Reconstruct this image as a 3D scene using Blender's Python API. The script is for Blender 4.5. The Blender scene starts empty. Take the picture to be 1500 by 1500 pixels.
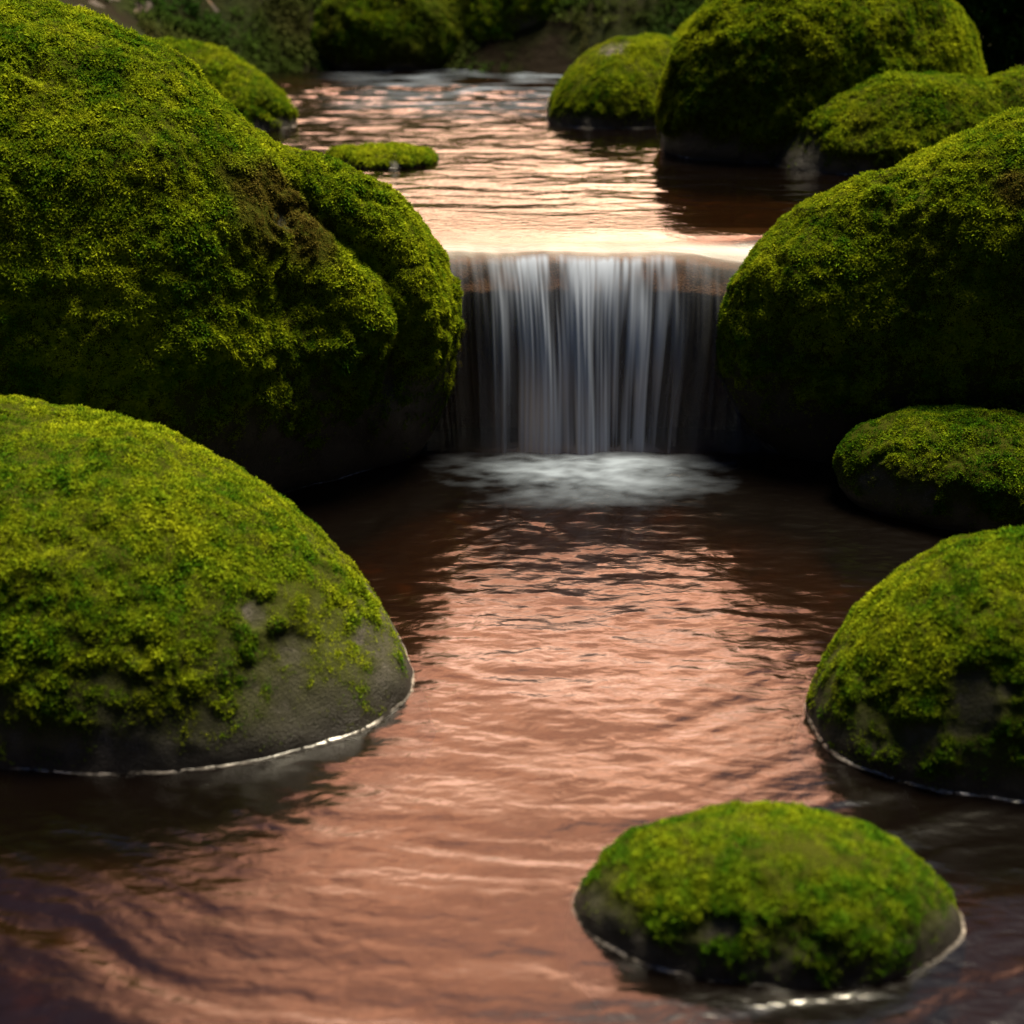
import bpy, bmesh, math
import numpy as np

# ------------------------------------------------------------------ basics
scene = bpy.context.scene
COL = scene.collection
rng = np.random.default_rng(7)
ZU = 0.75                                    # level of the upper pool; the lower pool is z = 0
CAM = np.array([0.0, 0.0, 2.0])
FPX = 50 / 36 * 1500
TH = math.atan(900 / FPX)
CT, ST = math.cos(TH), math.sin(TH)


def ray(px, py):
    u, v = (px - 750) / FPX, (py - 750) / FPX
    d = np.array([u, CT - ST * v, -ST - CT * v])
    return d / np.linalg.norm(d)


def at_z(px, py, z):
    d = ray(px, py)
    return CAM + d * (z - CAM[2]) / d[2]


def at_y(px, py, y):
    d = ray(px, py)
    return CAM + d * y / d[1]


# ------------------------------------------------------------------ numpy noise
PERM = np.random.default_rng(11).permutation(256)
PERM = np.concatenate([PERM, PERM, PERM]).astype(np.int64)
G3 = np.random.default_rng(5).normal(size=(256, 3))
G3 /= np.linalg.norm(G3, axis=1)[:, None]


def noise(p):
    """gradient noise, about -0.7..0.7, p (n,3)"""
    i = np.floor(p).astype(np.int64)
    f = p - i
    u = f * f * f * (f * (f * 6 - 15) + 10)
    i &= 255
    out = np.zeros(len(p))
    for dx in (0, 1):
        for dy in (0, 1):
            for dz in (0, 1):
                h = PERM[PERM[PERM[(i[:, 0] + dx) & 255] + ((i[:, 1] + dy) & 255)] + ((i[:, 2] + dz) & 255)]
                g = G3[h]
                dot = g[:, 0] * (f[:, 0] - dx) + g[:, 1] * (f[:, 1] - dy) + g[:, 2] * (f[:, 2] - dz)
                w = (u[:, 0] if dx else 1 - u[:, 0]) * (u[:, 1] if dy else 1 - u[:, 1]) * (u[:, 2] if dz else 1 - u[:, 2])
                out += w * dot
    return out


def fbm(p, octaves=4, gain=0.5):
    a, s, out = 1.0, 0.0, 0.0
    for k in range(octaves):
        out = out + a * noise(p * 2.03 ** k + 17.3 * k)
        s += a
        a *= gain
    return out / s


def sstep(a, b, x):
    t = np.clip((x - a) / (b - a), 0, 1)
    return t * t * (3 - 2 * t)


# ------------------------------------------------------------------ mesh helpers
def tag(o, label=None, cat=None, group=None, kind=None):
    for k, v in (('label', label), ('category', cat), ('group', group), ('kind', kind)):
        if v:
            o[k] = v
    return o


def make_mesh(name, verts, faces, mat, parent=None, smooth=True, attrs=None):
    """faces: (n,k) int array"""
    verts = np.ascontiguousarray(verts, dtype=np.float32)
    faces = np.ascontiguousarray(faces, dtype=np.int32)
    me = bpy.data.meshes.new(name)
    n, k = faces.shape
    me.vertices.add(len(verts))
    me.vertices.foreach_set('co', verts.ravel())
    me.loops.add(n * k)
    me.loops.foreach_set('vertex_index', faces.ravel())
    me.polygons.add(n)
    me.polygons.foreach_set('loop_start', np.arange(0, n * k, k, dtype=np.int32))
    me.update(calc_edges=True)
    me.polygons.foreach_set('use_smooth', np.full(n, smooth, dtype=bool))
    for an, av in (attrs or {}).items():
        av = np.asarray(av, dtype=np.float32)
        if av.ndim == 1:
            a = me.attributes.new(an, 'FLOAT', 'POINT')
            a.data.foreach_set('value', av)
        else:
            a = me.attributes.new(an, 'FLOAT_VECTOR', 'POINT')
            a.data.foreach_set('vector', av.ravel())
    me.materials.append(mat)
    o = bpy.data.objects.new(name, me)
    COL.objects.link(o)
    if parent:
        o.parent = parent
        o.matrix_parent_inverse.identity()
        me.transform(parent.matrix_world.inverted())
    return o


def grid_faces(nu, nv):
    i = np.arange(nu * nv).reshape(nv, nu)
    return np.stack([i[:-1, :-1], i[:-1, 1:], i[1:, 1:], i[1:, :-1]], -1).reshape(-1, 4)


# ------------------------------------------------------------------ material helpers
class NT:
    def __init__(self, name):
        self.m = bpy.data.materials.new(name)
        self.m.use_nodes = True
        self.t = self.m.node_tree
        self.t.nodes.clear()
        self.out = self.t.nodes.new('ShaderNodeOutputMaterial')

    def n(self, typ, ins=None, **kw):
        nd = self.t.nodes.new('ShaderNode' + typ)
        for k, v in kw.items():
            setattr(nd, k, v)
        for k, v in (ins or {}).items():
            s = nd.inputs[k]
            if isinstance(v, bpy.types.NodeSocket):
                self.t.links.new(v, s)
            else:
                s.default_value = v
        return nd

    def math(self, op, a, b=0.0, c=None, clamp=False):
        nd = self.t.nodes.new('ShaderNodeMath')
        nd.operation = op
        nd.use_clamp = clamp
        for k, v in enumerate((a, b) if c is None else (a, b, c)):
            if isinstance(v, bpy.types.NodeSocket):
                self.t.links.new(v, nd.inputs[k])
            else:
                nd.inputs[k].default_value = v
        return nd.outputs[0]

    def ramp(self, fac, stops, interp='LINEAR'):
        nd = self.t.nodes.new('ShaderNodeValToRGB')
        nd.color_ramp.interpolation = interp
        el = nd.color_ramp.elements
        while len(el) < len(stops):
            el.new(0.5)
        for e, (p, c) in zip(el, stops):
            e.position = p
            e.color = (*c, 1) if len(c) == 3 else c
        self.t.links.new(fac, nd.inputs[0])
        return nd.outputs[0]

    def mixc(self, f, a, b, blend='MIX'):
        nd = self.t.nodes.new('ShaderNodeMix')
        nd.data_type = 'RGBA'
        nd.blend_type = blend
        for s, v in ((nd.inputs[0], f), (nd.inputs[6], a), (nd.inputs[7], b)):
            if isinstance(v, bpy.types.NodeSocket):
                self.t.links.new(v, s)
            else:
                s.default_value = (*v, 1) if isinstance(v, tuple) and len(v) == 3 else v
        return nd.outputs[2]

    def mixs(self, f, a, b):
        return self.n('MixShader', {0: f, 1: a, 2: b}).outputs[0]

    def attr(self, name, out='Fac'):
        return self.n('Attribute', attribute_name=name).outputs[out]

    def finish(self, surf):
        self.t.links.new(surf, self.out.inputs['Surface'])
        return self.m


def moss_material():
    T = NT('moss')
    tint = T.attr('tint', 'Vector')
    sp = T.n('SeparateXYZ', {0: tint})
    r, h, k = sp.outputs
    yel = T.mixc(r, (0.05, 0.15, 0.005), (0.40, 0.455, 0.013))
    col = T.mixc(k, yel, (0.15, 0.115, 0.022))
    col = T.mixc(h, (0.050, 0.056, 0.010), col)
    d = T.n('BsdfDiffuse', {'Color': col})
    tr = T.n('BsdfTranslucent', {'Color': col})
    return T.finish(T.mixs(0.30, d.outputs[0], tr.outputs[0]))


def rock_material(name='rock', base=(0.062, 0.053, 0.047), light=(0.145, 0.127, 0.115), wetz=True):
    T = NT(name)
    pos = T.n('NewGeometry').outputs['Position']
    big = T.n('TexNoise', {'Vector': pos, 'Scale': 3.2, 'Detail': 6, 'Roughness': 0.6}).outputs[0]
    mid = T.n('TexNoise', {'Vector': pos, 'Scale': 22.0, 'Detail': 8, 'Roughness': 0.7}).outputs[0]
    fine = T.n('TexNoise', {'Vector': pos, 'Scale': 190.0, 'Detail': 5, 'Roughness': 0.75}).outputs[0]
    vor = T.n('TexVoronoi', {'Vector': pos, 'Scale': 130.0}).outputs['Distance']
    f = T.math('MULTIPLY_ADD', fine, 0.75, T.math('MULTIPLY_ADD', mid, 0.6, T.math('MULTIPLY', big, 0.5)))
    col = T.ramp(f, [(0.62, tuple(c * 0.35 for c in base)), (0.88, base), (1.0, light), ])
    col = T.mixc(T.ramp(big, [(0.45, (0, 0, 0)), (0.65, (1, 1, 1))]), col, (0.13, 0.085, 0.05), 'MIX') if False else col
    # lichen film and thin moss on the bare stone
    moss = T.attr('moss')
    spk = T.n('TexNoise', {'Vector': pos, 'Scale': 320.0, 'Detail': 2}).outputs[0]
    col = T.mixc(T.ramp(spk, [(0.56, (0, 0, 0)), (0.66, (1, 1, 1))]), col, tuple(c * 1.6 for c in light))
    col = T.mixc(T.ramp(spk, [(0.34, (1, 1, 1)), (0.44, (0, 0, 0))]), col, tuple(c * 0.25 for c in base))
    film = T.math('MULTIPLY', T.ramp(T.math('ADD', T.math('MULTIPLY_ADD', big, 0.6, T.math('MULTIPLY', mid, 0.5)), T.math('MULTIPLY', moss, 0.5)), [(0.44, (0, 0, 0)), (0.62, (1, 1, 1))]), 0.9)
    col = T.mixc(film, col, (0.034, 0.034, 0.012))
    col = T.mixc(T.ramp(moss, [(0.12, (0, 0, 0)), (0.5, (1, 1, 1))]), col, (0.040, 0.046, 0.006))
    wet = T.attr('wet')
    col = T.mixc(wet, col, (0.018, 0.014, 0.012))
    h = T.math('MULTIPLY_ADD', fine, 0.5, T.math('ADD', mid, T.math('MULTIPLY', vor, 0.25)))
    bmp = T.n('Bump', {'Height': h, 'Strength': 0.7, 'Distance': 0.012}).outputs[0]
    rough = T.math('MULTIPLY_ADD', wet, -0.5, 0.85)
    p = T.n('BsdfPrincipled', {'Base Color': col, 'Roughness': rough, 'Normal': bmp, 'Specular IOR Level': T.math('MULTIPLY_ADD', moss, -0.3, 0.3, clamp=True)})
    return T.finish(p.outputs[0])


def water_material(name, waterfall=False, ior=1.6, rough=0.13):
    """peat-brown clear water: a mirror by Fresnel over a tinted see-through body, white where air is beaten in"""
    T = NT(name)
    foam = T.attr('foam')
    pos = T.n('NewGeometry').outputs['Position']
    nz = T.n('TexNoise', {'Vector': T.n('Mapping', {'Vector': pos, 'Scale': (14.0, 30.0, 1.0)}).outputs[0],
                          'Scale': 1.0, 'Detail': 3, 'Distortion': 0.5}).outputs[0]
    bmp = T.n('Bump', {'Height': nz, 'Strength': 0.12, 'Distance': 0.02}).outputs[0]
    fr = T.n('Fresnel', {'IOR': T.attr('ior') if waterfall else ior, 'Normal': bmp}).outputs[0]
    gl = T.n('BsdfGlossy', {'Color': (1, 1, 1, 1), 'Roughness': T.attr('rough') if waterfall else rough, 'Normal': bmp})
    body = T.n('BsdfTransparent', {'Color': (0.38, 0.23, 0.11, 1) if not waterfall else (0.80, 0.62, 0.50, 1)})
    if not waterfall:
        body2 = T.n('BsdfDiffuse', {'Color': (0.004, 0.002, 0.001, 1)})
        body = T.n('MixShader', {0: 0.3, 1: body.outputs[0], 2: body2.outputs[0]})
    w = T.mixs(fr, body.outputs[0], gl.outputs[0])
    wd = T.n('BsdfDiffuse', {'Color': (0.68, 0.78, 1.0, 1) if waterfall else (0.39, 0.46, 0.57, 1)})
    wt = T.n('BsdfTranslucent', {'Color': (0.74, 0.79, 0.86, 1)})
    white = T.mixs(0.45 if waterfall else 0.2, wd.outputs[0], wt.outputs[0])
    return T.finish(T.mixs(foam, w, white))


def foam_material():
    T = NT('foam')
    pos = T.n('NewGeometry').outputs['Position']
    nz = T.n('TexNoise', {'Vector': pos, 'Scale': 60.0, 'Detail': 4}).outputs[0]
    d = T.n('BsdfDiffuse', {'Color': (0.46, 0.40, 0.35, 1)})
    g = T.n('BsdfGlossy', {'Color': (1, 1, 1, 1), 'Roughness': 0.25})
    t = T.n('BsdfTransparent', {})
    body = T.mixs(0.10, d.outputs[0], g.outputs[0])
    a = T.math('MULTIPLY', T.attr('cover'), T.ramp(nz, [(0.36, (0, 0, 0)), (0.6, (1, 1, 1))]), clamp=True)
    return T.finish(T.mixs(a, t.outputs[0], body))


def soil_material():
    T = NT('forest_soil')
    pos = T.n('NewGeometry').outputs['Position']
    a = T.n('TexNoise', {'Vector': pos, 'Scale': 1.3, 'Detail': 6, 'Roughness': 0.6}).outputs[0]
    b = T.n('TexNoise', {'Vector': pos, 'Scale': 14.0, 'Detail': 8, 'Roughness': 0.7}).outputs[0]
    col = T.ramp(b, [(0.3, (0.012, 0.007, 0.003)), (0.6, (0.014, 0.009, 0.004)), (0.75, (0.024, 0.015, 0.007))])
    g = T.ramp(b, [(0.35, (0.008, 0.013, 0.002)), (0.7, (0.030, 0.040, 0.005))])
    col = T.mixc(T.ramp(a, [(0.45, (0, 0, 0)), (0.6, (1, 1, 1))]), col, g)
    bmp = T.n('Bump', {'Height': b, 'Strength': 0.8, 'Distance': 0.05}).outputs[0]
    p = T.n('BsdfPrincipled', {'Base Color': col, 'Roughness': 0.95, 'Normal': bmp, 'Specular IOR Level': 0.1})
    return T.finish(p.outputs[0])


def bed_material():
    T = NT('stream_bed')
    pos = T.n('NewGeometry').outputs['Position']
    b = T.n('TexNoise', {'Vector': pos, 'Scale': 9.0, 'Detail': 5, 'Roughness': 0.6}).outputs[0]
    v = T.n('TexVoronoi', {'Vector': pos, 'Scale': 5.0, 'Randomness': 1.0}, feature='F1').outputs['Distance']
    col = T.ramp(b, [(0.35, (0.008, 0.004, 0.002)), (0.55, (0.05, 0.025, 0.010)), (0.70, (0.15, 0.08, 0.035))])
    col = T.mixc(T.ramp(v, [(0.25, (0, 0, 0)), (0.6, (1, 1, 1))]), col, (0.03, 0.015, 0.008))
    bmp = T.n('Bump', {'Height': v, 'Strength': 0.6, 'Distance': 0.05, }).outputs[0]
    p = T.n('BsdfPrincipled', {'Base Color': col, 'Roughness': 0.8, 'Normal': bmp})
    return T.finish(p.outputs[0])


def leaf_material():
    T = NT('bush_leaves')
    tint = T.attr('tint', 'Vector')
    r, h, k = T.n('SeparateXYZ', {0: tint}).outputs
    col = T.mixc(r, (0.018, 0.06, 0.010), (0.05, 0.12, 0.012))
    col = T.mixc(k, col, (0.10, 0.075, 0.03))
    d = T.n('BsdfDiffuse', {'Color': col})
    tr = T.n('BsdfTranslucent', {'Color': col})
    return T.finish(T.mixs(0.35, d.outputs[0], tr.outputs[0]))


def bark_material(name, a, b):
    T = NT(name)
    pos = T.n('NewGeometry').outputs['Position']
    n = T.n('TexNoise', {'Vector': T.n('Mapping', {'Vector': pos, 'Scale': (1, 1, 5)}).outputs[0], 'Scale': 9.0, 'Detail': 5}).outputs[0]
    col = T.ramp(n, [(0.38, a), (0.5, b)])
    p = T.n('BsdfPrincipled', {'Base Color': col, 'Roughness': 0.9})
    return T.finish(p.outputs[0])


M_MOSS = moss_material()
M_ROCK = rock_material()
M_LEDGE = rock_material('ledge_rock', (0.09, 0.038, 0.016), (0.22, 0.10, 0.035))
M_WATER = water_material('stream_water')
M_UPPER = water_material('upper_stream_water', False, 1.6, 0.07)
M_FALL = water_material('falling_water', True, 1.6, 0.34)
M_FOAM = foam_material()
M_SOIL = soil_material()
M_BED = bed_material()
M_LEAF = leaf_material()
M_BARK = bark_material('pale_bark', (0.10, 0.09, 0.08), (0.42, 0.40, 0.38))
M_STEM = bark_material('brown_bark', (0.03, 0.02, 0.012), (0.08, 0.055, 0.035))

# ------------------------------------------------------------------ boulders
ICO = {}


def ico(n):
    if n not in ICO:
        bm = bmesh.new()
        bmesh.ops.create_icosphere(bm, subdivisions=n, radius=1)
        v = np.array([x.co for x in bm.verts])
        f = np.array([[y.index for y in x.verts] for x in bm.faces])
        bm.free()
        ICO[n] = (v / np.linalg.norm(v, axis=1)[:, None], f)
    return ICO[n]


def sdf(p, ells, k):
    d = None
    for (c, r, a) in ells:
        q = p - np.array(c)
        ca, sa = math.cos(a), math.sin(a)
        q = np.stack([ca * q[:, 0] + sa * q[:, 1], -sa * q[:, 0] + ca * q[:, 1], q[:, 2]], 1)
        r = np.array(r)
        k0 = np.linalg.norm(q / r, axis=1)
        k1 = np.linalg.norm(q / (r * r), axis=1) + 1e-9
        e = k0 * (k0 - 1) / k1
        if d is None:
            d = e
        else:
            h = np.clip(0.5 + 0.5 * (d - e) / k, 0, 1)
            d = d * (1 - h) + e * h - k * h * (1 - h)
    return d


def vnormals(v, f):
    a, b, c = v[f[:, 0]], v[f[:, 1]], v[f[:, 2]]
    fn = np.cross(b - a, c - a)
    n = np.zeros_like(v)
    for i in range(3):
        for j in range(3):
            n[:, j] += np.bincount(f[:, i], fn[:, j], minlength=len(v))
    return n / (np.linalg.norm(n, axis=1)[:, None] + 1e-12), np.linalg.norm(fn, axis=1) * 0.5


def smooth_loop(x, w=5):
    k = np.ones(w) / w
    return np.convolve(np.concatenate([x[-w:], x, x[:w]]), k, 'same')[w:-w]


FOAM_V, FOAM_F, FOAM_C = [], [], []


def foam_ring(v, f, z, seed, strength):
    """the thin bright rim where the stream laps the stone"""
    h = v[:, 2] - z
    e = np.concatenate([f[:, [0, 1]], f[:, [1, 2]], f[:, [2, 0]]])
    e = e[(h[e[:, 0]] > 0) & (h[e[:, 1]] <= 0)]
    if len(e) < 30:
        return
    t = h[e[:, 0]] / (h[e[:, 0]] - h[e[:, 1]])
    p = v[e[:, 0]] + (v[e[:, 1]] - v[e[:, 0]]) * t[:, None]
    c = p[:, :2].mean(0)
    ang = np.arctan2(p[:, 1] - c[1], p[:, 0] - c[0])
    rad = np.hypot(p[:, 0] - c[0], p[:, 1] - c[1])
    n = 900
    th = np.linspace(-math.pi, math.pi, n, endpoint=False)
    o = np.argsort(ang)
    r = np.interp(th, ang[o], rad[o], period=2 * math.pi)
    r = smooth_loop(r, 9)
    q = np.stack([c[0] + r * np.cos(th), c[1] + r * np.sin(th)], 1)
    tan = np.roll(q, -1, 0) - np.roll(q, 1, 0)
    nor = np.stack([tan[:, 1], -tan[:, 0]], 1)
    nor /= np.linalg.norm(nor, axis=1)[:, None] + 1e-9
    s = np.concatenate([q, np.full((n, 1), seed)], 1)
    wn = 0.5 + 0.9 * (noise(s * 7) + 0.5 * noise(s * 31))
    front = sstep(0.55, -0.35, nor[:, 1])                       # the current runs toward the camera; the lee side is lapped
    cov = np.clip(strength * (0.25 + 0.75 * front) * (0.38 + 1.3 * noise(s * 4.3 + 9) + 0.8 * noise(s * 17 + 3)), 0, 1)
    wid = np.clip(0.003 + 0.009 * wn, 0.0015, 0.016)
    base = sum(len(a) for a in FOAM_V)
    prof = [(-0.012, 0.009), (0.15, 0.006), (0.55, 0.004), (1.0, 0.001)]
    rows = []
    for k, (u, zz) in enumerate(prof):
        off = wid * u if k else np.full(n, u)
        rows.append(np.concatenate([q + nor * off[:, None], (z + zz + 0.003 * noise(s * 40 + k * 5))[:, None]], 1))
    FOAM_V.append(np.concatenate(rows))
    cc = np.concatenate([cov * a for a in (0.7, 1.0, 0.8, 0.0)])
    FOAM_C.append(cc)
    i = np.arange(n)
    j = (i + 1) % n
    for k in range(len(prof) - 1):
        FOAM_F.append(base + np.stack([k * n + i, k * n + j, (k + 1) * n + j, (k + 1) * n + i], 1))


def tufts(P, N, size, tint, brown, seed, nb=7):
    """one small leafy rosette per point, every leaf a folded diamond"""
    g = np.random.default_rng(seed)
    n = len(P)
    ref = np.where(np.abs(N[:, 2:3]) < 0.9, np.array([[0, 0, 1.0]]), np.array([[1.0, 0, 0]]))
    U = np.cross(ref, N)
    U /= np.linalg.norm(U, axis=1)[:, None]
    V = np.cross(N, U)
    rot = g.random(n) * 6.283
    VV = np.empty((n, nb, 4, 3), np.float32)
    TT = np.empty((n, nb, 4, 3), np.float32)
    for b in range(nb):
        az = rot + b * 2.39996 + g.normal(0, 0.25, n)
        tilt = np.clip((0.25 + 1.05 * (b + 0.5) / nb) + g.normal(0, 0.18, n), 0.05, 1.5)
        L = size * g.uniform(0.75, 1.25, n)
        rad = U * np.cos(az)[:, None] + V * np.sin(az)[:, None]
        tan = -U * np.sin(az)[:, None] + V * np.cos(az)[:, None]
        dirv = N * np.cos(tilt)[:, None] + rad * np.sin(tilt)[:, None]
        nup = N * np.sin(tilt)[:, None] - rad * np.cos(tilt)[:, None]
        base = P + rad * (size * 0.10)[:, None]
        mid = base + dirv * (L * 0.5)[:, None]
        w = (L * g.uniform(0.12, 0.20, n))[:, None]
        VV[:, b, 0] = base
        VV[:, b, 1] = mid + tan * w + nup * w * 0.45
        VV[:, b, 2] = base + dirv * L[:, None] - nup * (L * g.uniform(0.0, 0.35, n))[:, None]
        VV[:, b, 3] = mid - tan * w + nup * w * 0.45
        tv = np.clip(tint + g.normal(0, 0.10, n), 0, 1)
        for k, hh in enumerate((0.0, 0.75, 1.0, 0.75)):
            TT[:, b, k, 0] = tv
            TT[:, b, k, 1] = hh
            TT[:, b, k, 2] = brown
    F = np.arange(n * nb * 4).reshape(-1, 4)
    return VV.reshape(-1, 3), F, TT.reshape(-1, 3)


def bare_spots(ells, k, spots):
    """walk a pixel's ray to the stone: gives where on the real surface a bald patch lies"""
    out = []
    for (px, py, r) in spots:
        d = ray(px, py)
        t = np.linspace(0.5, 16, 4000)
        s = sdf(CAM + t[:, None] * d, ells, k)
        i = np.argmax(s < 0.02)
        if s[i] < 0.02:
            out.append((CAM + d * t[i], r))
    return out


def boulder(name, label, cat, ells, z, seed, level=7, k=0.12, moss_lo=0.10, moss_hi=0.3, tuft=0.012, space=0.011,
            lump=0.028, lump_s=0.11, bare=(), grooves=(), brown_spots=(), hue=0.0, brownish=0.0, group=None, foam=0.8, wet_shade_h=0.16, rough=0.03, shrink=0.02):
    ells = [(c, tuple(max(0.03, x - shrink) for x in r), a) for c, r, a in ells]
    cen = np.mean([e[0] for e in ells], axis=0)
    d, f = ico(level)
    lo, hi = np.zeros(len(d)), np.full(len(d), 4.0)
    for _ in range(34):
        m = (lo + hi) * 0.5
        ins = sdf(cen + d * m[:, None], ells, k) < 0
        lo = np.where(ins, m, lo)
        hi = np.where(ins, hi, m)
    v = cen + d * lo[:, None]
    nrm, _ = vnormals(v, f)
    off = np.array([seed * 3.7, seed * 1.3, 0])
    R = max(max(e[1]) for e in ells)
    v = v + nrm * (rough * R * (noise(v * 2.2 / R + off) + 0.7 * noise(v * 5.0 / R + off) + 0.35 * noise(v * 10.0 / R + off)))[:, None]
    v += nrm * (0.004 * fbm(v * 22 + off, 3))[:, None]
    for (pts, dep, wid) in grooves:
        g3 = np.array([p for p, _ in bare_spots(ells, k, [(a, b, 0) for a, b in pts])])
        line = np.concatenate([g3[i] + (g3[i + 1] - g3[i]) * np.linspace(0, 1, 24)[:, None] for i in range(len(g3) - 1)])
        dmin = np.full(len(v), 9.0)
        for q in line:
            dmin = np.minimum(dmin, np.linalg.norm(v - q, axis=1))
        v = v - nrm * (dep * np.exp(-(dmin / wid) ** 2))[:, None]
    nrm, _ = vnormals(v, f)
    # where moss grows: above the splash line, not on the bald patches
    wob = 0.75 * fbm(v * 5 + off, 4) + 0.55 * fbm(v * 17 + off, 3)
    hh = v[:, 2] - z + 0.30 * wob * (moss_hi + 0.05) / 0.3 * 0.9
    moss = sstep(moss_lo, moss_hi, hh)
    for (p, r) in bare_spots(ells, k, bare):
        dist = np.linalg.norm(v - p, axis=1) / r + 1.3 * fbm(v * 9 + off, 4) + 1.0 * fbm(v * 30 + off, 3)
        fleck = sstep(0.02, 0.22, fbm(v * 26 + off + 3, 3))
        moss *= 0.10 + 0.45 * fleck + (0.90 - 0.45 * fleck) * sstep(0.45, 1.25, dist)
    moss *= sstep(-0.75, -0.3, nrm[:, 2])
    # cushions
    b1 = 1 - np.abs(noise(v / lump_s + off)) * 2.2
    b2 = 1 - np.abs(noise(v / (lump_s * 0.42) + off + 31)) * 2.2
    patch = 0.75 + 1.3 * noise(v * 3.1 + off + 13)
    cush = lump * np.clip(patch, 0.25, 1.6)[:] * 1.0
    cush = cush * (0.65 * b1 + 0.5 * b2)
    v = v + nrm * (moss ** 2 * (cush + 0.2 * lump))[:, None]
    nrm, area = vnormals(v, f)
    wet = 0.92 * sstep(wet_shade_h, 0.01 + 0.3 * (wet_shade_h - 0.16), v[:, 2] - z - 0.10 * wob) ** 1.5  # wet waterline; on the two big boulders a taller band paints in shade
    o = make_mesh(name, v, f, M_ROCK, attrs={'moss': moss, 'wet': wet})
    tag(o, label, cat, group)
    foam_ring(v, f, z, seed, foam)
    # moss leaves
    fc = v[f].mean(1)
    fnv = nrm[f].mean(1)
    view = CAM - fc
    view /= np.linalg.norm(view, axis=1)[:, None]
    facing = (fnv * view).sum(1)
    fm = moss[f].mean(1)
    rel = fc - CAM
    dep = rel[:, 1] * CT - rel[:, 2] * ST
    sx = rel[:, 0] / dep * FPX
    sy = (-rel[:, 2] * CT - rel[:, 1] * ST) / dep * FPX
    keep = (facing > -0.35) & (np.abs(sx) < 980) & (np.abs(sy) < 930) & (fc[:, 2] > z + 0.005)
    w = area * keep * np.clip(fm * 1.3 - 0.04, 0, 1)
    tot = w.sum()
    n = int(1.7 * tot / space ** 2)
    g = np.random.default_rng(seed + 100)
    idx = np.searchsorted(np.cumsum(w), g.random(n) * tot)
    idx = np.clip(idx, 0, len(f) - 1)
    bc = g.dirichlet((1, 1, 1), n)
    P = (v[f[idx]] * bc[:, :, None]).sum(1)
    N = (nrm[f[idx]] * bc[:, :, None]).sum(1)
    mm = (moss[f[idx]] * bc).sum(1)
    cu = (((b1 + 0.5 * b2)[f[idx]]) * bc).sum(1)
    N = N + np.array([0, 0, 0.10]) + g.normal(0, 0.22, (n, 3))
    N /= np.linalg.norm(N, axis=1)[:, None]
    t1 = fbm(P * 4.2 + off + 50, 3)
    t2 = noise(P * 26 + off + 90)
    tint = np.clip(0.52 + hue + 1.1 * t1 + 0.75 * t2, 0, 1)
    brown = np.clip(brownish + 1.3 * (fbm(P * 3.0 + off + 70, 3) - 0.22) + 0.45 * (1 - mm), 0, 0.8)
    for (p, r) in bare_spots(ells, k, brown_spots):
        bd = sstep(1.25, 0.5, np.linalg.norm(P - p, axis=1) / r + 0.9 * fbm(P * 9 + off, 3))
        brown = np.clip(brown + 0.95 * bd, 0, 1)
        mm = mm * (1 - 0.5 * bd)
    size = tuft * (0.45 + 0.55 * mm) * np.clip(1 + 0.9 * noise(P * 17 + off), 0.5, 1.6) * np.clip(1.08 + 0.9 * noise(P * 4.5 + off + 7), 0.85, 1.5) * g.uniform(0.75, 1.3, n)
    VV, FF, TT = tufts(P - N * 0.003, N, size * 0.76, tint, brown, seed + 5)
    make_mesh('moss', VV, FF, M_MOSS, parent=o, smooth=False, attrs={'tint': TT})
    return o


MG = 'moss covered boulders along the stream'
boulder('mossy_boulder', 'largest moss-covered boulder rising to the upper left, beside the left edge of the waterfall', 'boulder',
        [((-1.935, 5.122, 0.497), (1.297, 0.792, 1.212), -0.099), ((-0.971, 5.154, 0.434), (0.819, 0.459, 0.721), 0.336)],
        0, 1, level=8, k=0.05, wet_shade_h=0.7, moss_lo=0.05, moss_hi=0.60, tuft=0.0155, space=0.010, lump=0.036, lump_s=0.15,  # tall dark band and thinned moss put shade into the lower faces
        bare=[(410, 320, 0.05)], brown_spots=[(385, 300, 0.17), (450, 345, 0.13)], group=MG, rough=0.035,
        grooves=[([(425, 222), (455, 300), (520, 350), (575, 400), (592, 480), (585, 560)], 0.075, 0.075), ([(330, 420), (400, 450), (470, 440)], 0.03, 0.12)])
boulder('mossy_boulder', 'rounded boulder in the left foreground with bare grey stone below its green moss cap', 'boulder',
        [((-1.44, 3.748, -0.321), (1.275, 0.703, 0.975), -0.363)], 0, 2, level=8, moss_lo=-0.05, moss_hi=0.40, tuft=0.0115, space=0.008,
        lump=0.024, lump_s=0.11, bare=[(375, 890, 0.05), (430, 950, 0.06), (540, 930, 0.07), (565, 985, 0.06), (490, 1015, 0.07), (410, 1045, 0.05)], group=MG, hue=-0.06, shrink=-0.012)
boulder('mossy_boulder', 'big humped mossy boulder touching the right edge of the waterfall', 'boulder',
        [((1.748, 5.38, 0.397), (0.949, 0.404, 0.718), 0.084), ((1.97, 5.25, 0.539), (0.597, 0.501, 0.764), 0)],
        0, 3, level=8, k=0.16, wet_shade_h=0.7, moss_lo=0.05, moss_hi=0.50, tuft=0.015, space=0.010, lump=0.034, lump_s=0.14, group=MG, brown_spots=[(1485, 280, 0.08)],  # undersides coloured near-black as painted shade, moss thinned there
        grooves=[([(1160, 330), (1130, 420), (1140, 500)], 0.03, 0.07)])
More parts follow.
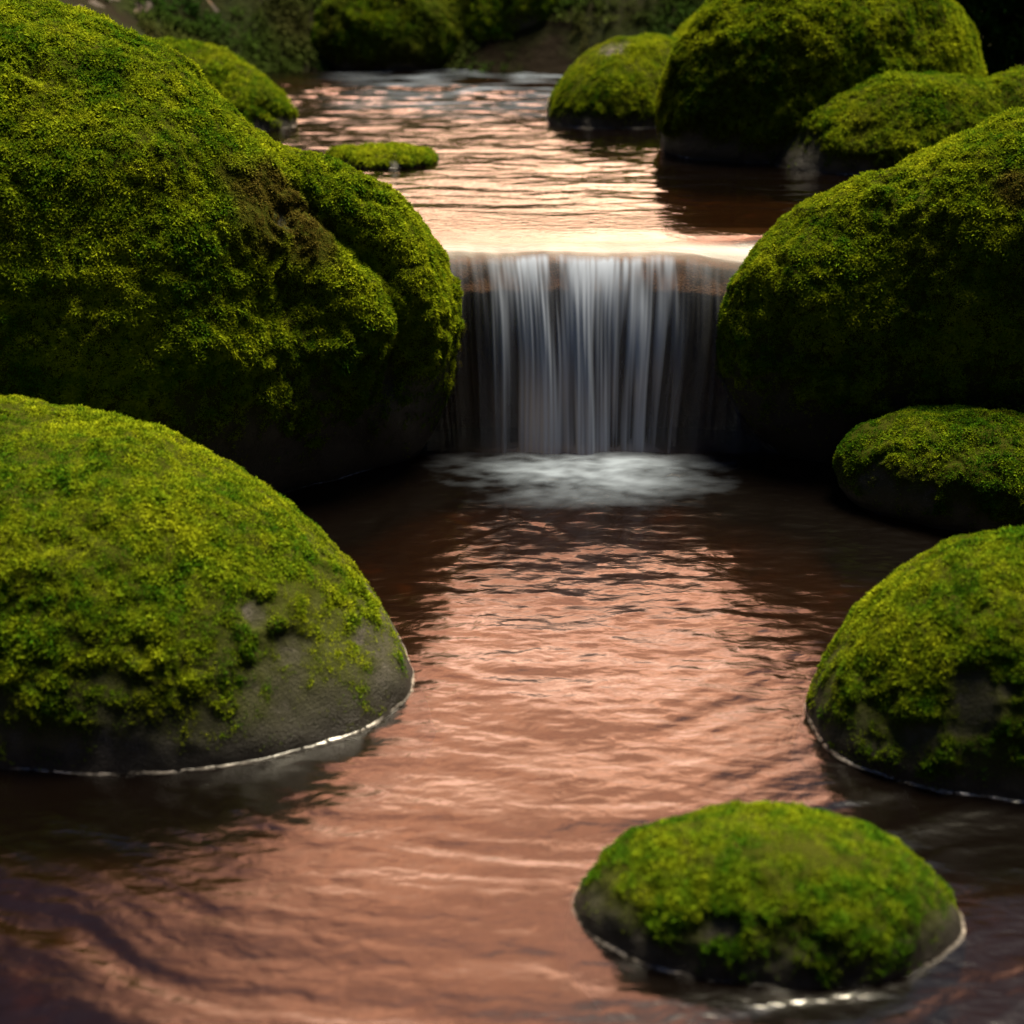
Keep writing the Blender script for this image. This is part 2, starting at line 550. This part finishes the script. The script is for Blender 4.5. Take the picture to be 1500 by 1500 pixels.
boulder('mossy_boulder', 'low mossy boulder with a grey foot, in the pool right of the waterfall', 'boulder',
        [((1.703, 4.672, 0.10), (0.551, 0.275, 0.24), -0.287)], 0, 4, moss_lo=-0.03, moss_hi=0.17, tuft=0.012, space=0.0095,
        lump=0.018, lump_s=0.10, bare=[(1280, 710, 0.09), (1340, 730, 0.09), (1410, 745, 0.06)], group=MG, hue=-0.3, shrink=0.0)
boulder('mossy_boulder', 'steep mossy boulder with a bare blue-grey patch at the right edge of the lower pool', 'boulder',
        [((1.366, 3.287, -0.146), (0.589, 0.420, 0.622), 0.16)], 0, 5, moss_lo=-0.05, moss_hi=0.22, tuft=0.0115, space=0.008,
        lump=0.022, lump_s=0.10, bare=[(1425, 1030, 0.09), (1350, 1090, 0.06)], group=MG, brownish=0.10, hue=-0.15, shrink=-0.012)
boulder('mossy_boulder', 'small domed mossy rock standing alone in the nearest foreground water', 'boulder',
        [((0.543, 2.464, -0.078), (0.425, 0.240, 0.282), -0.071)], 0, 6, moss_lo=-0.01, moss_hi=0.12, tuft=0.0105, space=0.0072,
        lump=0.016, lump_s=0.08, bare=[(1060, 1370, 0.045)], group=MG, hue=-0.26, foam=0.7, shrink=-0.005)
boulder('mossy_boulder', 'low mossy rock behind the shoulder of the largest boulder at the upper left', 'boulder',
        [((-2.099, 9.031, 0.553), (0.952, 0.455, 0.638), -0.493)], ZU, 7, moss_lo=0.0, moss_hi=0.1, tuft=0.022, space=0.018,
        lump=0.03, lump_s=0.18, group=MG, hue=-0.1, brownish=0.1)
boulder('mossy_rock', 'flat moss-topped rock barely breaking the surface of the upper pool', 'rock',
        [((-0.643, 7.46, 0.75), (0.252, 0.228, 0.07), 0.218), ((-0.86, 7.46, 0.745), (0.09, 0.11, 0.065), 0)], ZU, 8, k=0.03,
        moss_lo=0.0, moss_hi=0.03, tuft=0.020, space=0.013, lump=0.012, lump_s=0.1, group=MG, shrink=0.0)
boulder('mossy_boulder', 'smooth egg-shaped mossy boulder with a brown crown on the far right bank', 'boulder',
        [((0.816, 9.188, 0.66), (0.521, 0.736, 0.572), -0.762)], ZU, 9, moss_lo=0.0, moss_hi=0.12, tuft=0.016, space=0.016,
        lump=0.016, lump_s=0.2, bare=[(900, 65, 0.12)], group=MG, brownish=0.2)
boulder('mossy_boulder', 'tall mossy boulder at the top right, cut by the top edge of the picture', 'boulder',
        [((1.70, 7.983, 0.88), (0.955, 0.572, 0.87), 0.312)], ZU, 10, moss_lo=0.02, moss_hi=0.18, tuft=0.019, space=0.0155,
        lump=0.03, lump_s=0.2, bare=[(1020, 215, 0.12)], group=MG)
boulder('mossy_boulder', 'sloping mossy boulder with a bare grey left foot, under the tall top right boulder', 'boulder',
        [((2.034, 7.364, 0.346), (0.829, 0.452, 0.848), -0.007)], ZU, 11, moss_lo=0.0, moss_hi=0.12, tuft=0.018, space=0.0145,
        lump=0.03, lump_s=0.18, bare=[(1165, 222, 0.16), (1190, 235, 0.1)], group=MG, brownish=0.14, hue=-0.08)
boulder('mossy_boulder', 'dim brownish mossy boulder at the right edge, above the big humped boulder', 'boulder',
        [((2.89, 7.483, 0.645), (0.884, 0.487, 0.602), 0.138)], ZU, 12, moss_lo=0.0, moss_hi=0.12, tuft=0.018, space=0.0155,
        lump=0.03, lump_s=0.18, group=MG, brownish=0.25, hue=-0.1)
boulder('mossy_boulder', 'far mossy boulder peeping out between the egg-shaped boulder and the tall one', 'boulder',
        [((1.753, 9.924, 0.642), (0.918, 0.609, 0.811), 0.343)], ZU, 13, moss_lo=0.0, moss_hi=0.12, tuft=0.022, space=0.02,
        lump=0.03, lump_s=0.2, group=MG, hue=0.1)
boulder('mossy_boulder', 'blurred green boulder on the far bank, left of the egg-shaped boulder', 'boulder',
        [((0.24, 12.3, 0.85), (0.74, 0.6, 0.80), 0.2), ((0.62, 12.0, 0.75), (0.34, 0.35, 0.42), 0)], ZU, 14, moss_lo=0.0, moss_hi=0.15, tuft=0.028, space=0.026,
        lump=0.05, lump_s=0.3, bare=[(770, 40, 0.15)], group=MG, hue=-0.25, brownish=0.15)
boulder('mossy_boulder', 'dim blurred mossy mound at the far end of the upper pool, left of centre', 'boulder',
        [((-0.95, 12.1, 0.80), (0.70, 0.5, 0.62), 0.1), ((-0.45, 12.3, 0.8), (0.5, 0.4, 0.75), 0.1)], ZU, 15, moss_lo=0.0, moss_hi=0.12, tuft=0.028, space=0.026,
        lump=0.05, lump_s=0.3, group=MG, hue=-0.45, brownish=0.55)
boulder('bare_boulder', 'blurred bare brown boulder high on the far bank behind the green one', 'boulder',
        [((0.86, 13.4, 1.05), (0.32, 0.35, 0.36), 0.3)], ZU, 16, level=6, moss_lo=0.3, moss_hi=0.9, tuft=0.02, space=0.03, group=MG, brownish=0.4)

# ------------------------------------------------------------------ rock ledge under the fall
def ledge():
    nu, nv = 260, 120
    s = np.linspace(0, 1, nv)
    x = np.linspace(-0.75, 1.45, nu)
    X, S = np.meshgrid(x, s)
    # profile: from the pool bed upstream over the crest and down the face
    Y = np.interp(S, [0, 0.3, 0.40, 0.46, 0.56, 1.0], [6.6, 5.90, 5.66, 5.52, 5.44, 5.50])
    Z = np.interp(S, [0, 0.3, 0.40, 0.46, 0.56, 1.0], [0.52, 0.71, 0.715, 0.685, 0.58, -0.4]) - 0.06 * sstep(0.60, 1.15, X)
    p = np.stack([X, Y, Z], -1).reshape(-1, 3)
    face = sstep(0.42, 0.55, S).ravel()
    nn = fbm(p * np.array([4.0, 4.0, 1.6]) + 3, 5)
    p[:, 1] += face * (0.11 * nn + 0.02) + 0.0
    p[:, 2] += (1 - face) * 0.016 * np.minimum(nn, 0.1)
    o = make_mesh('rock_ledge', p, grid_faces(nu, nv)[:, ::-1], M_LEDGE,
                  attrs={'moss': np.zeros(len(p)), 'wet': 0.15 + 0.55 * face})
    tag(o, 'dark water-soaked brown rock ledge that the water pours over between the two big boulders', 'rock ledge')


ledge()


# ------------------------------------------------------------------ terrain and beds
def warped_axis(lo, hi, fine_lo, fine_hi, step, far):
    a = np.arange(fine_lo, fine_hi + 1e-6, step)
    g = np.cumsum(step * 1.18 ** np.arange(1, 60))
    left = fine_lo - g[g < fine_lo - lo][::-1]
    right = fine_hi + g[g < hi - fine_hi]
    return np.concatenate([left, a, right])


def ground_z(x, y):
    low_half = 2.0 + 0.0 * y
    zl = -0.32 + 0.95 * sstep(0, 1.7, np.abs(x) - low_half)
    cx = -0.1 + 0.05 * (y - 6)
    zu = 0.50 + 0.95 * sstep(0.0, 1.6, np.abs(x - cx) - 1.9)
    zu = zu + 1.15 * sstep(11.1, 12.5, y + 0.25 * np.sin(x * 1.7)) + 0.05 * np.clip(y - 14, 0, 60) + 1.4 * sstep(13.5, 20, y)
    up = sstep(5.55, 6.3, y)
    return zl * (1 - up) + zu * up


def terrain():
    x = warped_axis(-120, 120, -5, 5, 0.07, 0)
    y = warped_axis(-40, 200, -0.5, 16, 0.07, 0)
    X, Y = np.meshgrid(x, y)
    x1, y1 = X.ravel(), Y.ravel()
    z = ground_z(x1, y1)
    q = np.stack([x1, y1, z], 1)
    z = z + 0.10 * fbm(q * 1.1, 3) + 0.05 * fbm(q * 4.5 + 5, 3)
    bank = sstep(11.3, 13, y1)
    z += bank * 0.35 * fbm(q * 1.4 + 40, 3)
    tz = z
    faces = grid_faces(len(x), len(y))
    o = make_mesh('ground', np.stack([x1, y1, tz], 1), faces, M_SOIL)
    tag(o, 'brown forest floor and banks of the stream', None, None, 'structure')
    # brown gravel bed under the water, a thin sheet above the soil
    for nm, (x0, x1_, y0, y1_) in {'stream_bed': (-3.2, 3.2, 0.2, 5.9), 'upper_stream_bed': (-3, 3.4, 5.9, 11.6)}.items():
        gx, gy = np.arange(x0, x1_, 0.05), np.arange(y0, y1_, 0.05)
        X, Y = np.meshgrid(gx, gy)
        a, b = X.ravel(), Y.ravel()
        q = np.stack([a, b, a * 0], 1)
        zz = ground_z(a, b) + 0.12 + 0.10 * fbm(q * 3.0, 4)
        lvl = 0 if nm == 'stream_bed' else ZU
        zz = np.minimum(zz, lvl - 0.05)
        zz = np.maximum(zz, ground_z(a, b) - 0.0)
        o = make_mesh(nm, np.stack([a, b, zz], 1), grid_faces(len(gx), len(gy)), M_BED)
        tag(o, kind='structure')


terrain()


# ------------------------------------------------------------------ water
def lower_water():
    x = np.concatenate([np.linspace(-3.4, -2.3, 40), np.arange(-2.29, 2.29, 0.011), np.linspace(2.3, 3.4, 40)])
    y = np.concatenate([np.linspace(0.3, 1.8, 60), np.arange(1.81, 5.6, 0.0095)])
    X, Y = np.meshgrid(x, y)
    a, b = X.ravel(), Y.ravel()
    q = np.stack([a, b, a * 0], 1)
    # the current fans out from the foot of the fall: streaks lie on arcs round it
    w1 = 0.35 * fbm(q * 1.3 + 4, 3)
    w2 = 0.35 * fbm(q * 1.3 + 24, 3)
    cx, cy = 0.05, 4.55
    dx, dy = a + w1 - cx, b + w2 - cy
    r = np.hypot(dx, dy * 0.9)
    ph = np.arctan2(dx, -dy)
    arc = np.stack([ph * 1.6, r * 4.2, a * 0 + 0.3], 1)
    h = 0.016 * fbm(arc * 1.0, 2)
    h += 0.0110 * fbm(np.stack([ph * 2.2 + w1, r * 7.5 + w2 * 2, a * 0 + 7], 1), 2)
    h += 0.0034 * fbm(np.stack([ph * 3.0 + w1 * 2, r * 19 + w2 * 3, a * 0 + 11], 1), 2)
    # short chop nearer the fall
    chop = 0.0075 * fbm(q * np.array([5.0, 10.0, 1]) + 0.5 * w1[:, None], 3) + 0.0028 * fbm(q * np.array([13.0, 26.0, 1]), 3)
    near = sstep(2.3, 0.6, r)
    h = h * (1 - 0.55 * near) + chop * np.clip(0.25 + 0.75 * near + 0.5 * sstep(0.5, 1.0, a) * sstep(2.9, 3.5, b), 0, 1)
    # boil under the fall
    boil = np.exp(-(((a - 0.28) / 0.62) ** 2 + ((b - 5.04) / 0.22) ** 2))
    h += boil * (0.012 + 0.016 * fbm(q * 8, 3))
    g = np.exp(-(((a - 0.28) / 0.35) ** 2 + ((b - 5.03) / 0.24) ** 2)) + 0.07 * np.exp(-(((a - 0.3) / 0.75) ** 2 + ((b - 4.95) / 0.40) ** 2))
    st = fbm(np.stack([a * 3.6 + w1 * 2, b * 7.5 + w2 * 2, a * 0], 1), 4)
    st2 = fbm(np.stack([a * 11 + w1 * 3, b * 20 + w2 * 3, a * 0 + 3], 1), 4)
    foam = np.clip(g * (0.46 + 1.1 * w1 + 0.8 * st + 0.6 * st2) - 0.04, 0, 0.6)
    o = make_mesh('water', np.stack([a, b, h], 1), grid_faces(len(x), len(y)), M_WATER, attrs={'foam': foam})
    tag(o, kind='structure')


def upper_water():
    x = np.concatenate([np.linspace(-4.2, -2.5, 50), np.arange(-2.49, 2.49, 0.012), np.linspace(2.5, 4.2, 50)])
    y = np.concatenate([np.arange(5.85, 9.0, 0.010), np.linspace(9.0, 12.6, 260)])
    X, Y = np.meshgrid(x, y)
    a, b = X.ravel(), Y.ravel()
    q = np.stack([a, b, a * 0], 1)
    w = 0.25 * fbm(q * 1.7, 2)
    h = 0.016 * fbm(np.stack([a * 1.9 + w, b * 4.0 + w * 2, a * 0 + 2], 1), 3)
    h += 0.0085 * fbm(np.stack([a * 4.4, b * 10.0 + w * 3, a * 0 + 9], 1), 3)
    amp = sstep(5.85, 6.6, b)
    far = sstep(8.5, 10.3, b)
    h = h * (0.03 + 0.97 * amp) * (1 + 0.8 * far)
    edge = sstep(5.85, 6.05, b)
    h *= edge
    st = fbm(np.stack([a * 1.8 + w * 2, b * 5.0, a * 0], 1), 4)
    foam = np.clip(far * (0.2 + 2.2 * st) * 0.55, 0, 0.6) * sstep(1.7, 0.6, np.abs(a - 0.1))
    o = make_mesh('upper_water', np.stack([a, b, ZU + h], 1), grid_faces(len(x), len(y)), M_UPPER, attrs={'foam': foam})
    tag(o, kind='structure')


def waterfall():
    nu, nv = 620, 200
    x = np.linspace(-0.45, 1.2, nu)
    s = np.linspace(0, 1, nv)
    X, S = np.meshgrid(x, s)

    def n1(freq, seed, y=0 * X):
        return noise(np.stack([X * freq, y, 0 * X + seed], -1).reshape(-1, 3)).reshape(X.shape)
    # the sheet slides over a long rounded crest, then drops free
    t = np.clip((S - 0.22) / 0.78, 0, 1)                       # 0 at the brink, 1 at the pool
    c = np.clip(S / 0.22, 0, 1)
    reach = 0.30 + 0.05 * n1(2.3, 4.0) + 0.02 * n1(7.0, 9.0)
    brink = 5.50 + 0.11 * n1(2.1, 3.0) + 0.03 * n1(6.0, 1.0)
    Y = 5.85 - (5.85 - brink) * c - reach * t
    k = (5.85 - Y) * c
    sag = 0.022 * c ** 2 + (0.024 * n1(2.9, 8.0) + 0.006 * n1(12.0, 2.0)) * c ** 2
    Z = ZU - sag - 0.05 * sstep(0.60, 1.15, X) * sstep(0.3, 1, c)
    Z = Z - (0.09 * t + 0.66 * t ** 2)
    # strands lean a little inward as they fall
    Xf = X + (0.30 - X) * 0.10 * t
    wig = noise(np.stack([X * 3.0, t * 1.1, 0 * t + 2], -1).reshape(-1, 3)).reshape(X.shape)
    lane = X + 0.045 * wig * t ** 0.6
    a = np.stack([lane * 7, t * 0.25, 0 * t], -1).reshape(-1, 3)
    b = np.stack([lane * 22, t * 1.3, 0 * t + 4], -1).reshape(-1, 3)
    c = np.stack([lane * 60, t * 2.2, 0 * t + 8], -1).reshape(-1, 3)
    na, nb_, nc = noise(a), noise(b), noise(c)
    st = (0.55 * na + 0.8 * nb_ + 0.45 * nc).reshape(X.shape)
    Y = Y - 0.7 * (0.028 * st + 0.018 * na.reshape(X.shape)) * sstep(0.1, 0.5, t)
    env = sstep(-0.20, 0.10, X) * (1 - 0.95 * sstep(0.54, 0.73, X))
    side = 0.14 * sstep(-0.42, -0.28, X) * sstep(0.95, 0.70, X) * sstep(0.8, 0.2, t)
    env = np.maximum(env, side)
    start = 0.03 + 0.05 * n1(14.0, 6.0) + 0.03 * n1(4.0, 5.0)
    foam = np.clip(np.maximum(0.74 + 2.0 * st, 0.12) * env * sstep(0.0, 0.13, t - start), 0, 0.95)
    foam *= 1 - 0.30 * sstep(0.4, 1, t)
    foam = np.maximum(foam, 0.5 * env * sstep(0.93, 1.0, t + 0.05 * n1(9.0, 2.0)))
    ior = 1.36 + 0.24 * sstep(0.235, 0.15, S)
    p = np.stack([Xf, Y, Z], -1).reshape(-1, 3)
    o = make_mesh('waterfall', p, grid_faces(nu, nv)[:, ::-1], M_FALL, attrs={'foam': foam.ravel(), 'ior': ior.ravel(), 'rough': (0.07 + 0.50 * sstep(0.10, 0.22, S) + 0.15 * sstep(0.55, 0.8, X) * sstep(0.06, 0.16, S)).ravel()})
    tag(o, kind='structure')


lower_water()
upper_water()
waterfall()
o = make_mesh('foam', np.concatenate(FOAM_V), np.concatenate(FOAM_F), M_FOAM, attrs={'cover': np.concatenate(FOAM_C)})
tag(o, 'thin broken white foam lines where the stream laps the boulders', 'foam', None, 'stuff')


# ------------------------------------------------------------------ far bank plants
def trunk(name, x, y, z0, height, r, mat, lean=(0.0, 0.0), parent=None):
    n, m = 24, 10
    k = np.linspace(0, 1, n)
    cx = x + lean[0] * k * height + 0.03 * np.sin(k * 7 + x)
    cy = y + lean[1] * k * height
    cz = z0 + k * height
    rr = r * (1 - 0.75 * k) * (1 + 0.6 * np.exp(-k * height / 0.15))
    an = np.linspace(0, 2 * math.pi, m, endpoint=False)
    v = np.stack([cx[:, None] + rr[:, None] * np.cos(an), cy[:, None] + rr[:, None] * np.sin(an), np.repeat(cz[:, None], m, 1)], -1).reshape(-1, 3)
    i = np.arange(n * m).reshape(n, m)
    j = np.roll(i, -1, 1)
    f = np.stack([i[:-1], j[:-1], j[1:], i[1:]], -1).reshape(-1, 4)
    return make_mesh(name, v, f, mat, parent=parent)


def empty(name, loc):
    e = bpy.data.objects.new(name, None)
    COL.objects.link(e)
    e.location = loc
    bpy.context.view_layer.update()
    return e


def leaf_cloud(g, n, cen, rad, size, hue):
    d = g.normal(size=(n, 3))
    d /= np.linalg.norm(d, axis=1)[:, None]
    rr = g.random(n) ** 0.45
    P = np.array(cen) + d * rr[:, None] * np.array(rad) * (1 + 0.5 * noise(d * 2.5 + cen[0]))[:, None]
    N = d + np.array([0, 0, 0.5]) + g.normal(0, 0.5, (n, 3))
    N /= np.linalg.norm(N, axis=1)[:, None]
    keep = noise(P * 5.0) > -0.18
    P, N = P[keep], N[keep]
    n = len(P)
    return tufts(P, N, size * g.uniform(0.7, 1.3, n), np.clip(0.5 + hue + noise(P * 4), 0, 1), np.clip(0.1 + noise(P * 2 + 8), 0, 0.8), int(g.integers(1e6)), nb=5)


def bush(label, x, y, z, rad, seed, hue, group):
    g = np.random.default_rng(seed)
    e = empty('bush', (x, y, z))
    tag(e, label, 'bush', group)
    vs, fs, ts, off = [], [], [], 0
    for k in range(6):
        c = (x + g.normal(0, rad[0] * 0.35), y + g.normal(0, rad[1] * 0.35), z + rad[2] * g.uniform(0.5, 1.2))
        v, f, t = leaf_cloud(g, 900, c, np.array(rad) * g.uniform(0.4, 0.65), 0.055, hue)
        vs.append(v)
        fs.append(f + off)
        ts.append(t)
        off += len(v)
    make_mesh('foliage', np.concatenate(vs), np.concatenate(fs), M_LEAF, parent=e, smooth=False, attrs={'tint': np.concatenate(ts)})
    trunk('stem', x, y, z - 0.1, rad[2] * 1.3, 0.025, M_STEM, parent=e)


BG = 'bushes on the far bank'
bush('dark green leafy bush in the top right corner behind the tall boulder', 3.05, 8.8, 0.75, (0.75, 0.5, 0.85), 31, -0.1, BG)
bush('dark bush filling the hollow on the far bank above the dim mound', -0.35, 13.2, 1.1, (0.5, 0.4, 0.35), 32, -0.3, BG)
bush('olive bush on the far bank at the top left of the pool', -1.65, 12.6, 0.95, (0.5, 0.4, 0.4), 33, 0.2, BG)
bush('brownish bush on the far bank next to the pale tree trunks', -2.9, 12.3, 1.0, (0.7, 0.4, 0.35), 34, 0.0, BG)
bush('dark bush in the gap behind the far right boulders', 1.35, 13.0, 1.2, (0.4, 0.4, 0.4), 35, -0.2, BG)


def bank_moss():
    g = np.random.default_rng(77)
    n = 30000
    x, y = g.uniform(-4.2, 3.6, n), g.uniform(10.9, 13.6, n)
    e = 0.02

    def gz(a, b):
        q = np.stack([a, b, ground_z(a, b)], 1)
        return q[:, 2] + 0.10 * fbm(q * 1.1, 3) + 0.05 * fbm(q * 4.5 + 5, 3) + sstep(11.3, 13, b) * 0.35 * fbm(q * 1.4 + 40, 3)
    z = gz(x, y)
    N = np.stack([-(gz(x + e, y) - z) / e, -(gz(x, y + e) - z) / e, np.ones(n)], 1)
    N /= np.linalg.norm(N, axis=1)[:, None]
    P = np.stack([x, y, z], 1)
    keep = (fbm(P * 1.6 + 3, 3) + 0.25 * g.random(n) > 0.08) & (z > ZU)
    P, N = P[keep], N[keep]
    n = len(P)
    v, f, t_ = tufts(P, N, 0.05 * g.uniform(0.6, 1.3, n), np.clip(0.35 + noise(P * 3), 0, 1), np.clip(0.35 + 1.2 * noise(P * 1.3 + 5), 0, 0.9), 78, nb=5)
    o = make_mesh('ground_moss', v, f, M_LEAF, smooth=False, attrs={'tint': t_})
    tag(o, 'low moss and dead leaves covering the far stream bank', 'ground cover', None, 'stuff')


bank_moss()


def birch(label, px, py, y, r, seed):
    p = at_y(px, py, y)
    g = np.random.default_rng(seed)
    e = empty('birch_tree', (p[0], y, p[2]))
    tag(e, label, 'tree', 'pale trunks on the far left bank')
    trunk('trunk', p[0], y, p[2] - 0.5, 4.6, r, M_BARK, (0.02, 0.02), parent=e)
    vs, fs, ts, off = [], [], [], 0
    for k in range(7):
        c = (p[0] + g.normal(0, 0.4), y + g.normal(0, 0.4), p[2] + g.uniform(2.6, 4.6))
        v, f, t = leaf_cloud(g, 160, c, np.array((0.5, 0.5, 0.4)), 0.06, 0.2)
        vs.append(v); fs.append(f + off); ts.append(t); off += len(v)
    make_mesh('crown', np.concatenate(vs), np.concatenate(fs), M_LEAF, parent=e, smooth=False, attrs={'tint': np.concatenate(ts)})


birch('left one of two thin pale tree trunks at the top left', 149, 30, 13.5, 0.045, 41)
birch('right one of two thin pale tree trunks at the top left', 193, 40, 14.2, 0.04, 42)

# ------------------------------------------------------------------ light
SUN_EL, SUN_AZ = math.radians(68), math.radians(31)          # azimuth from +Y toward +X
W = bpy.data.worlds.new('World')
scene.world = W
W.use_nodes = True
t = W.node_tree
t.nodes.clear()
wo = t.nodes.new('ShaderNodeOutputWorld')


class WT(NT):
    def __init__(self):
        self.t = t


K = WT()
sky = K.n('TexSky', sky_type='NISHITA', sun_disc=False, sun_elevation=SUN_EL, sun_rotation=SUN_AZ)
# evening glow: lit cloud seen through the gap in the woods above the stream
gen = K.n('TexCoord').outputs['Generated']
sx = K.n('SeparateXYZ', {0: gen})
el = K.math('MULTIPLY', K.math('ARCSINE', sx.outputs[2]), 180 / math.pi)
az = K.math('MULTIPLY', K.math('ARCTAN2', sx.outputs[0], sx.outputs[1]), 180 / math.pi)
# low sky dimmed all round in place of unbuilt woods, to cut fill on fronts
open_sky = K.n('MapRange', {0: el, 1: 22.0, 2: 55.0, 3: 0.10, 4: 1.0}, interpolation_type='SMOOTHSTEP').outputs[0]
bg1 = K.n('Background', {'Color': K.mixc(1.0, sky.outputs[0], (0.68, 0.78, 1.0), 'MULTIPLY'), 'Strength': K.math('MULTIPLY', open_sky, 0.025)})
cl = K.n('TexNoise', {'Vector': K.n('Mapping', {'Vector': gen, 'Scale': (2.2, 2.2, 9.0)}).outputs[0], 'Scale': 1.5, 'Detail': 3}).outputs[0]
high = K.math('MAXIMUM', K.math('SUBTRACT', el, 24.0), 0.0)
azc = K.math('ADD', K.math('SUBTRACT', az, 1.0), K.math('MULTIPLY', high, 0.14))
azw = K.math('ADD', K.math('ADD', K.math('ABSOLUTE', azc), K.math('MULTIPLY', high, 0.16)), K.math('MULTIPLY', K.math('SUBTRACT', cl, 0.5), 14.0))
gap = K.n('MapRange', {0: azw, 1: 6.0, 2: 25.0, 3: 1.0, 4: 0.0}, interpolation_type='SMOOTHSTEP').outputs[0]
elc = K.ramp(K.math('DIVIDE', el, 90.0), [(0.0, (0.10, 0.06, 0.04)), (0.10, (0.26, 0.155, 0.095)), (0.15, (0.44, 0.265, 0.16)), (0.20, (0.74, 0.43, 0.28)), (0.27, (0.98, 0.54, 0.36)),
                                         (0.38, (0.82, 0.35, 0.19)), (0.48, (0.48, 0.19, 0.095)), (0.60, (0.24, 0.10, 0.058)), (0.74, (0.05, 0.04, 0.05))])
cloud = K.n('MapRange', {0: cl, 1: 0.40, 2: 0.58, 3: 0.34, 4: 1.40}).outputs[0]
up = K.n('MapRange', {0: el, 1: -1.0, 2: 2.0, 3: 0.0, 4: 1.0}).outputs[0]
gs = K.math('MULTIPLY', K.math('MULTIPLY', gap, cloud), up)
bg2 = K.n('Background', {'Color': elc, 'Strength': K.math('MULTIPLY', gs, 3.6)})
add = K.n('AddShader', {0: bg1.outputs[0], 1: bg2.outputs[0]})
t.links.new(add.outputs[0], wo.inputs[0])

sun = bpy.data.lights.new('sun', 'SUN')
sun.energy = 4.7
sun.angle = math.radians(22)
sun.color = (1.0, 0.88, 0.64)
so = bpy.data.objects.new('sun', sun)
COL.objects.link(so)
from mathutils import Vector
sd = Vector((math.sin(SUN_AZ) * math.cos(SUN_EL), math.cos(SUN_AZ) * math.cos(SUN_EL), math.sin(SUN_EL)))
so.rotation_euler = sd.to_track_quat('Z', 'Y').to_euler()

# ------------------------------------------------------------------ camera
cam = bpy.data.cameras.new('camera')
cam.lens = 50
cam.sensor_width = 36
cam.clip_end = 600
cam.dof.use_dof = True
cam.dof.focus_distance = 4.8
cam.dof.aperture_fstop = 1.7
co = bpy.data.objects.new('camera', cam)
COL.objects.link(co)
co.location = CAM
co.rotation_euler = (math.pi / 2 - TH, 0, 0)
scene.camera = co

scene.view_settings.view_transform = 'Standard'
scene.view_settings.look = 'None'
scene.view_settings.exposure = 1.4
scene.view_settings.gamma = 1
scene.render.engine = 'CYCLES'
cy = scene.cycles
cy.max_bounces = 8
cy.diffuse_bounces = 3
cy.glossy_bounces = 4
cy.transparent_max_bounces = 12
cy.caustics_reflective = False
cy.caustics_refractive = False
cy.sample_clamp_indirect = 4.0
cy.use_denoising = True
